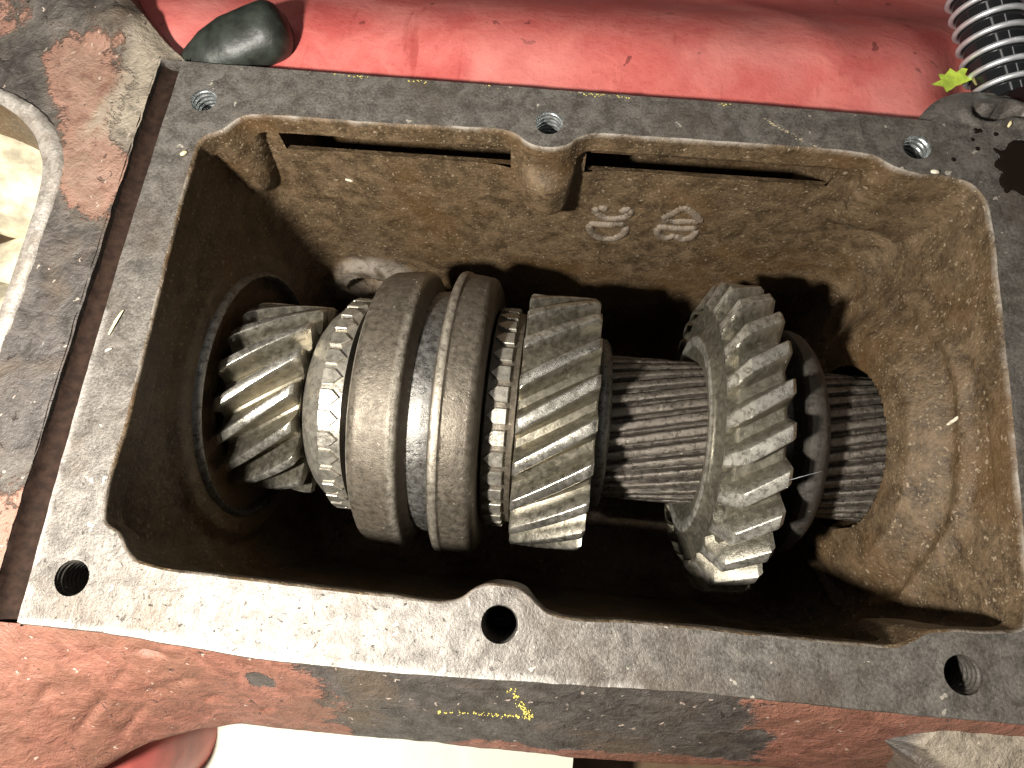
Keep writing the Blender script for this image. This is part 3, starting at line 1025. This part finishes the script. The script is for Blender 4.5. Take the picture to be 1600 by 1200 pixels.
# input gear (17 coarse helical teeth)
g = thing('input_gear', 'small coarse helical gear at the left end, half sunk in the round bearing', 'gear', AX, 'helical gears on the shaft')
turned('gear_blank', [(-116, 14), (-116, 30.5), (-115.4, 31), (-86.6, 31), (-86, 30.4), (-85.8, 20)], M_gear, g, seed=1)
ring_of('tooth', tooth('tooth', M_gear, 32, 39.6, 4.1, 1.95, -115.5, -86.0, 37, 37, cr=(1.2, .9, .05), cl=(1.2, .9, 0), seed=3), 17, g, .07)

# left synchroniser ring
g = thing('synchroniser_ring', 'bright synchroniser ring with smooth cone, between the small left gear and the grooved sleeve', 'ring', AX, 'synchroniser rings')
turned('cone', [(-84.6, 24), (-84.6, 31.5), (-83.4, 34.0), (-81, 37.3), (-78, 40.0), (-75, 42.0), (-74, 43.2), (-66, 43.4), (-65.6, 30)], M_ring, g, seed=2)


def dog(x0, x1, point_right, rr, rt, hw):
    """little dog tooth with a pointed roof-shaped end"""
    pts = [(x0, -hw), (x0 + (x1 - x0) * .58, -hw), (x1, 0), (x0 + (x1 - x0) * .58, hw), (x0, hw)]
    if not point_right:
        pts = [(x0 + x1 - a, b) for a, b in pts][::-1]
    v = []
    cx = sum(a for a, b in pts) / 5
    for r, s in ((rr - 1, 1.06), (rt - .3, 1.0), (rt, .92)):
        for a, b in pts:
            th = b * s / r
            v.append((cx + (a - cx) * s, r * math.sin(th), r * math.cos(th)))
    f = grid_faces(5, 3, True) + [(10, 11, 12, 13, 14)]
    v = np.array(v)
    # make sure faces look outward
    return mesh('dog_tooth', v, [q[::-1] for q in f], M_ring, angle=25)


ring_of('dog_tooth', dog(-74.0, -66.6, True, 42.6, 44.6, 2.8), 36, g, .02)
# right synchroniser ring
g = thing('synchroniser_ring', 'narrow bright synchroniser ring, between the grooved sleeve and the wide middle gear', 'ring', AX, 'synchroniser rings')
turned('cone', [(-14.5, 24), (-14.5, 43.2), (-14, 44.0), (-6.5, 44.1), (-6.0, 43.8), (-3.4, 43.2), (-3.0, 42), (-2.8, 30)], M_sleeve, g, seed=3, rough=.35)
ring_of('dog_tooth', dog(-13.6, -6.2, False, 43.2, 45.5, 2.85), 36, g, .05)

# sliding sleeve
g = thing('synchroniser_sleeve', 'wide dull brown sliding sleeve with a deep fork groove round its middle', 'sleeve', AX)
turned('sleeve_ring', [(-60.4, 44), (-60.8, 50.5), (-60.5, 53.2), (-59.4, 55.2), (-57, 56.4), (-50, 57.3), (-46.5, 57.6), (-45.0, 57.8), (-42.9, 57.0), (-42.2, 55.8), (-40.0, 50.0), (-39.8, 44)], M_sleeve, g, 200, .10, 5, .7, ((-43.6, 1.8), (-60.2, .9)))
turned('fork_groove', [(-42, 49.3), (-40, 49.8), (-36, 50.2), (-33, 49.8), (-30.5, 49.2)], M_dark_steel, g, 200, .12, 6, 1.0)
turned('sleeve_ring', [(-33.0, 44), (-32.8, 50), (-31.2, 57.2), (-30.6, 58.5), (-29.5, 59.0), (-27.6, 58.9), (-26.9, 58.2), (-22, 57.8), (-18, 57.2), (-16.6, 56.2), (-15.2, 53.8), (-14.9, 50.5), (-15.2, 44)], M_sleeve, g, 200, .10, 7, .7, ((-29.4, 1.5),))

# middle gear (23 teeth)
g = thing('helical_gear', 'wide clean helical gear in the middle, between the bright narrow ring and the splined shaft', 'gear', AX, 'helical gears on the shaft')
turned('gear_blank', [(-2.6, 24), (-2.6, 44.5), (-2.0, 45.8), (24.8, 45.8), (25.4, 45.2), (25.4, 24)], M_gear, g, seed=8)
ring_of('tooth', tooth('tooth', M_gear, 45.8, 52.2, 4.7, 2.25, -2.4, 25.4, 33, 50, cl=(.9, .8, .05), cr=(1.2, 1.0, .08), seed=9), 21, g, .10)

# thrust washer
g = thing('thrust_washer', 'dark rounded thrust washer against the right face of the wide middle gear', 'washer', AX)
turned('washer_ring', [(25.6, 27), (25.6, 34.0), (26.4, 35.4), (28.2, 36.1), (30.2, 35.6), (31.4, 34), (31.6, 27)], M_dark_steel, g, 128, .2, 9, .7)

# main shaft with splines
g = thing('splined_main_shaft', 'dark oily splined shaft carrying all the gears across the case', 'shaft', AX)
turned('shaft_core', [(-112, 20), (27, 22), (27, 26.3), (137, 26.3), (137, 20), (175, 20)], M_shaft, g, 96, .15, 10, 3)
sp = tooth('spline', M_shaft, 26.3, 29.5, 2.0, 1.25, 31.6, 136.5, 13, 29, n=90, seed=11, rough=.28, land=.25)
ring_of('spline', sp, 33, g, .03)

# right sliding gear (28 teeth)
g = thing('sliding_gear', 'largest helical gear with chamfered tooth ends, right of the splined shaft section', 'gear', AX, 'helical gears on the shaft')
turned('gear_blank', [(67.4, 29.6), (66.6, 34), (66.0, 37.2), (65.8, 39.2), (66.4, 40.6), (67.4, 41.4), (68.4, 43.5), (70.6, 53.4), (71.6, 54.6), (86.0, 54.8), (87, 54), (87, 29.6)], M_gear_dusty, g, 160, .2, 12, .6, ((65.9, .45),))
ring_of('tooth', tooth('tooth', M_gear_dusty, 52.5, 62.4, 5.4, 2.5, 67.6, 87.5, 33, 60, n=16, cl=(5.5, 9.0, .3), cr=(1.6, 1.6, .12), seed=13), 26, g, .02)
turned('selector_collar', [(87, 33), (97.5, 33.5), (98.0, 43.5), (99, 45.2), (101.5, 45.4), (104, 44.6), (106.5, 42), (107.5, 38), (107.8, 29.6)], M_collar, g, 128, .2, 14, 1.2)

# countershaft cluster deep in the case
CX = (0, 12, -168)
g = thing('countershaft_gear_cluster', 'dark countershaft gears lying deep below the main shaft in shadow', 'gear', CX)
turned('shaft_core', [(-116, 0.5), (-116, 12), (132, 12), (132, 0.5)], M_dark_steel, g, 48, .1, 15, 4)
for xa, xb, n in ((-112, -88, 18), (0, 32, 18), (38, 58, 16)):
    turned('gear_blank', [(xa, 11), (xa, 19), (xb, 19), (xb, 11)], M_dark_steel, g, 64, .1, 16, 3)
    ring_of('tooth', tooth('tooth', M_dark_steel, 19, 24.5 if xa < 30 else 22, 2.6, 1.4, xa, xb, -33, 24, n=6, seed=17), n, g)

# ------------------------------------------------------------------ surroundings
# floor and cream board
fx = np.linspace(-1500, 1500, 61)
gxx, gyy = np.meshgrid(fx, fx)
fl = link('floor', mesh('floor', np.c_[gxx.ravel(), gyy.ravel(), -214 + 1.0 * fbm(np.c_[gxx.ravel(), gyy.ravel(), 0 * gxx.ravel()], 120, 3, 5)], grid_faces(61, 61), M_floor, angle=None))
tag(fl, None, kind='structure')
CB = resample(np.array([(-250, -230), (31, -224), (33, -118), (-240, -116)]), 120)
vc, fc = cdt_sheet(CB, [], 12)
zc = -128 + .6 * fbm(np.c_[vc, 0 * vc[:, 0]], 60, 3, 4)
nc = len(vc)
ed = np.vstack([np.c_[CB, np.full(120, -128.0)], np.c_[CB, np.full(120, -131.0)]])
cb = link('cream_board', mesh('cream_board', np.vstack([np.c_[vc, zc], ed]), fc + [tuple(i + nc for i in f[::-1]) for f in grid_faces(120, 2, True)], M_card, angle=40))
tag(cb, 'flat cream board lying below the near side of the gearbox case', 'board')

# red panel behind
px = np.linspace(-190, 420, 123)
py = np.r_[np.linspace(91, 110, 12), np.linspace(114, 420, 64)]
gx2, gy2 = np.meshgrid(px, py)
q = np.c_[gx2.ravel(), gy2.ravel(), np.zeros(gx2.size)]
zp = -8.6 - 16 * np.exp(-((q[:, 0] - 158) / 17) ** 2 - ((q[:, 1] - 118) / 24) ** 2) - 64 * sstep(116, 235, q[:, 1]) + 2.0 * fbm(q, 70, 3, 6) * sstep(95, 125, q[:, 1]) + 1.4 * np.exp(-((q[:, 0] - 98 + (q[:, 1] - 120) * .25) / 9) ** 2) * sstep(100, 120, q[:, 1])
np_ = len(q)
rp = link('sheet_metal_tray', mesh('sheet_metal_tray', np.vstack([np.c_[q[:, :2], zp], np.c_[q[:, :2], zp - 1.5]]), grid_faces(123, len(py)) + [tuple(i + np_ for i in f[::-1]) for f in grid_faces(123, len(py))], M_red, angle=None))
tag(rp, 'scuffed red painted sheet metal tray behind the gearbox case', 'tray')

# red tube, lower left
tv = []
cpts = catmull([(-175, -190), (-140, -163), (-116, -147), (-104, -143)], 40, closed=False)
path = [(-214, -200, -110), (-186, -178, -95), (-167, -163, -84), (-155, -157, -80), (-147, -154, -82), (-143, -152, -92), (-142, -152, -130)]
pa = np.array(path, float)
ti = np.linspace(0, len(pa) - 1, 60)
pc = np.c_[[np.interp(ti, range(len(pa)), pa[:, k]) for k in range(3)]].T
for _ in range(6):
    pc[1:-1] = (pc[:-2] + 2 * pc[1:-1] + pc[2:]) / 4


def tube(path, radius, seg=32, cap=True, rough=0, seed=0):
    p = np.asarray(path, float)
    d = np.gradient(p, axis=0)
    d /= np.linalg.norm(d, axis=1)[:, None] + 1e-9
    up = np.array([0, 0, 1.0]) if abs(d[0][2]) < .9 else np.array([1.0, 0, 0])
    v = []
    u = np.cross(up, d[0])
    u /= np.linalg.norm(u)
    for i in range(len(p)):
        u = u - d[i] * (u @ d[i])
        u /= np.linalg.norm(u)
        w = np.cross(d[i], u)
        r = radius[i] if hasattr(radius, '__len__') else radius
        for k in range(seg):
            a = 2 * math.pi * k / seg
            v.append(p[i] + (u * math.cos(a) + w * math.sin(a)) * r)
    v = np.array(v)
    if rough:
        v = v + rough * np.c_[fbm(v, 8, 3, seed), fbm(v + 40, 8, 3, seed), fbm(v + 80, 8, 3, seed)]
    f = grid_faces(seg, len(p), True)
    if cap:
        f += [tuple(range(seg))[::-1], tuple(range((len(p) - 1) * seg, len(p) * seg))]
    return v, f


v, f = tube(pc, 17, 40, True, .3, 3)
rt = link('red_tube', mesh('red_tube', v, f, M_redtube, angle=60))
tag(rt, 'glossy red painted bent tube beneath the near left corner of the case', 'tube')

# dark tool handle on the red tray
ax0, ax1 = np.array([-137.5, 98.5, -9.5]), np.array([-98.0, 116.5, -2.0])
n = 60
tt = np.linspace(0, 1, n)
rad = 11.2 * np.interp(tt, [0, .12, .3, .5, .68, 1], [.22, .55, .85, 1.0, 1.0, 1.0]) * np.clip(1 - np.clip((tt - .72) / .28, 0, 1) ** 4, 0, 1) ** .5 + .02
v, f = tube(ax0 + (ax1 - ax0) * tt[:, None], rad, 36, True, .3, 9)
v[:, 2] = (v[:, 2] + 3) * .85 - 3
th = link('tool_handle', mesh('tool_handle', v, f, M_tool, angle=70))
tag(th, 'dark green rounded rubber handle lying on the red tray behind the case', 'handle')

# hose wrapped in a wire spring
h0, h1 = np.array([144.5, 165, 1.0]), np.array([157.0, 105.5, -7.0])
hose = thing('spring_wrapped_hose', 'glossy black hose wrapped in a zinc wire spring at the top right corner', 'hose', (0, 0, 0))
tt = np.linspace(-.3, 1.0, 60)
ctr = h0 + (h1 - h0) * tt[:, None]
v, f = tube(ctr, 9.6, 40)
link('tube', mesh('tube', v, f, M_hose, angle=60), hose)
axis = (h1 - h0) / np.linalg.norm(h1 - h0)
e1 = np.cross(axis, [0, 0, 1.0])
e1 /= np.linalg.norm(e1)
e2 = np.cross(e1, axis)
L = np.linalg.norm(h1 - h0)
pitch = 6.1
turns = L * 1.3 / pitch
a = np.linspace(0, 2 * math.pi * turns, int(turns * 48))
hp = h0 - axis * L * .28 + axis * (a / (2 * math.pi) * pitch)[:, None] + 10.6 * (np.cos(a)[:, None] * e1 + np.sin(a)[:, None] * e2)
v, f = tube(hp, .95, 10)
link('wire_spring', mesh('wire_spring', v, f, M_wire, angle=80), hose)


# leaves
def leaf(name, outline, z, mat, n=110, curl=1.2, seed=0):
    o = resample(np.array(outline, float), n)
    o = o + .25 * np.c_[fbm(np.c_[o, np.zeros(n)], 1.5, 3, seed), fbm(np.c_[o, np.ones(n)], 1.5, 3, seed)]
    v2, f2 = cdt_sheet(o, [], .8)
    c = o.mean(0)
    zz = z + curl * (np.hypot(*(v2 - c).T) / 6) ** 2 * .4 + .35 * fbm(np.c_[v2, np.zeros(len(v2))], 3, 3, seed)
    k = len(v2)
    v3 = np.vstack([np.c_[v2, zz], np.c_[v2, zz - .25]])
    return link(name, mesh(name, v3, list(f2) + [tuple(i + k for i in q[::-1]) for q in f2], mat, angle=None))


o = leaf('leaf', [(130.6, 110.2), (134.4, 112.6), (133.6, 115.0), (136.2, 115.2), (137.5, 117.6), (139.8, 116.2), (141.6, 117.8), (143.2, 117.4), (142.4, 115.2), (144.8, 113.4), (142.6, 112.2), (139.2, 110.6), (137.5, 109.0), (135.7, 107.4), (135.0, 109.8)], -6.8, M_leaf, seed=4)
tag(o, 'bright yellow green lobed leaf on the red tray beside the slotted lug', 'leaf')
o = leaf('leaf_fragment', [(144.6, 113.2), (146.2, 115.2), (148.6, 114.2), (149.6, 112.0), (147.4, 110.4), (145.4, 111.2)], -6.4, M_dry, 60, seed=5)
tag(o, 'small dry olive leaf scrap at the foot of the wire spring', 'leaf')


# stones and slabs under the opening on the left
def rock(name, c, s, mat, seed, sharp=1.0, rot=0):
    nu, nv = 40, 24
    v = []
    for j in range(nv + 1):
        ph = math.pi * j / nv
        for i in range(nu):
            a = 2 * math.pi * i / nu
            p = np.array([math.sin(ph) * math.cos(a), math.sin(ph) * math.sin(a), math.cos(ph)])
            p = np.sign(p) * np.abs(p) ** sharp
            v.append(p)
    v = np.array(v) * np.array(s)
    d = fbm(v + seed * 100, max(s) * .7, 4, seed)
    v = v * (1 + .12 * d)[:, None]
    v = v + .5 * np.c_[fbm(v, 4, 3, 1), fbm(v + 33, 4, 3, 1), fbm(v + 77, 4, 3, 1)]
    ca, sa = math.cos(rot), math.sin(rot)
    v = np.c_[v[:, 0] * ca - v[:, 1] * sa, v[:, 0] * sa + v[:, 1] * ca, v[:, 2]] + np.array(c)
    return link(name, mesh(name, v, [q[::-1] for q in grid_faces(nu, nv + 1, True)], mat, angle=60))


tag(rock('stone', (-215, 78, -44), (24, 34, 20), M_stone, 1), 'large rounded cream stone showing at the top of the opening on the left edge', 'stone')
tag(rock('stone_slab', (-208, 38, -58), (22, 13, 11), M_stone, 2, .6, .5), 'small pale slab just below the large rounded stone', 'stone')
tag(rock('stone_slab', (-208, 2, -56), (34, 20, 12), M_stone, 3, .6, -.3), 'lowest pale slab in the opening on the left edge', 'stone')


# scattered straw and chips
def sliver(name, a, b, w, h, mat, label, cat, group=None, seed=0):
    a, b = np.array(a, float), np.array(b, float)
    tt = np.linspace(0, 1, 9)
    p = a + (b - a) * tt[:, None]
    p[:, 2] += .25 * np.sin(tt * 3.1)
    r = w * np.sin(np.clip(tt * .9 + .08, 0, 1) * math.pi) ** .4
    v, f = tube(p, r, 7, True)
    v[:, 2] = p[:, 2].repeat(7) + (v[:, 2] - p[:, 2].repeat(7)) * h
    v += .1 * np.c_[fbm(v, .8, 2, seed), fbm(v + 9, .8, 2, seed), fbm(v + 19, .8, 2, seed)]
    return tag(link(name, mesh(name, v, f, mat, angle=50)), label, cat, group)


G = 'scraps of straw and chips on the gearbox'
sliver('straw', (-129.3, -8.2, .35), (-126.8, .2, .5), .5, .5, M_straw, 'pale straw lying on the left flange strip, beside the dark groove', 'straw', G, 1)
sliver('straw', (-22.9, -100.8, -11.0), (-21.7, -96.8, -6.6), .32, .8, M_straw, 'thin straw standing on the dark near side, left of the yellow paint marks', 'straw', G, 2)
sliver('chip', (-80.3, 76.8, -38.0), (-77.4, 76.8, -39.0), .8, .8, M_chip, 'pale chip stuck on the far inside wall, below the left half of the lip', 'chip', G, 3)
sliver('chip', (137.5, -6.4, -24.7), (137.8, -4.8, -18.5), .6, .8, M_chip, 'pale chip stuck on the right inside wall', 'chip', G, 4)
sliver('chip', (149.2, 88.8, .5), (150.4, 91.2, .6), .45, .6, M_straw, 'cream chip on the slotted lug, above the black oil stain', 'chip', G, 5)
sliver('chip', (-122.4, 57.0, .3), (-120.6, 58.4, .4), .8, .5, M_straw, 'cream chip on the far end of the left flange strip', 'chip', G, 6)
sliver('chip', (-128.8, -13.6, .3), (-127.0, -12.4, .3), .5, .5, M_chip, 'small pale chip just below the straw on the left flange strip', 'chip', G, 7)
sliver('chip', (123.5, 70.2, .3), (126.0, 70.0, .4), .8, .6, M_chip, 'whitish chip on the inner edge of the flange near the far right bolt hole', 'chip', G, 8)
sliver('bristle', (83.5, -30.5, -19.0), (93.8, -26.8, -17.4), .10, 1, M_wire, 'fine pale bristle lying across the right edge of the largest gear', 'bristle', None, 9)
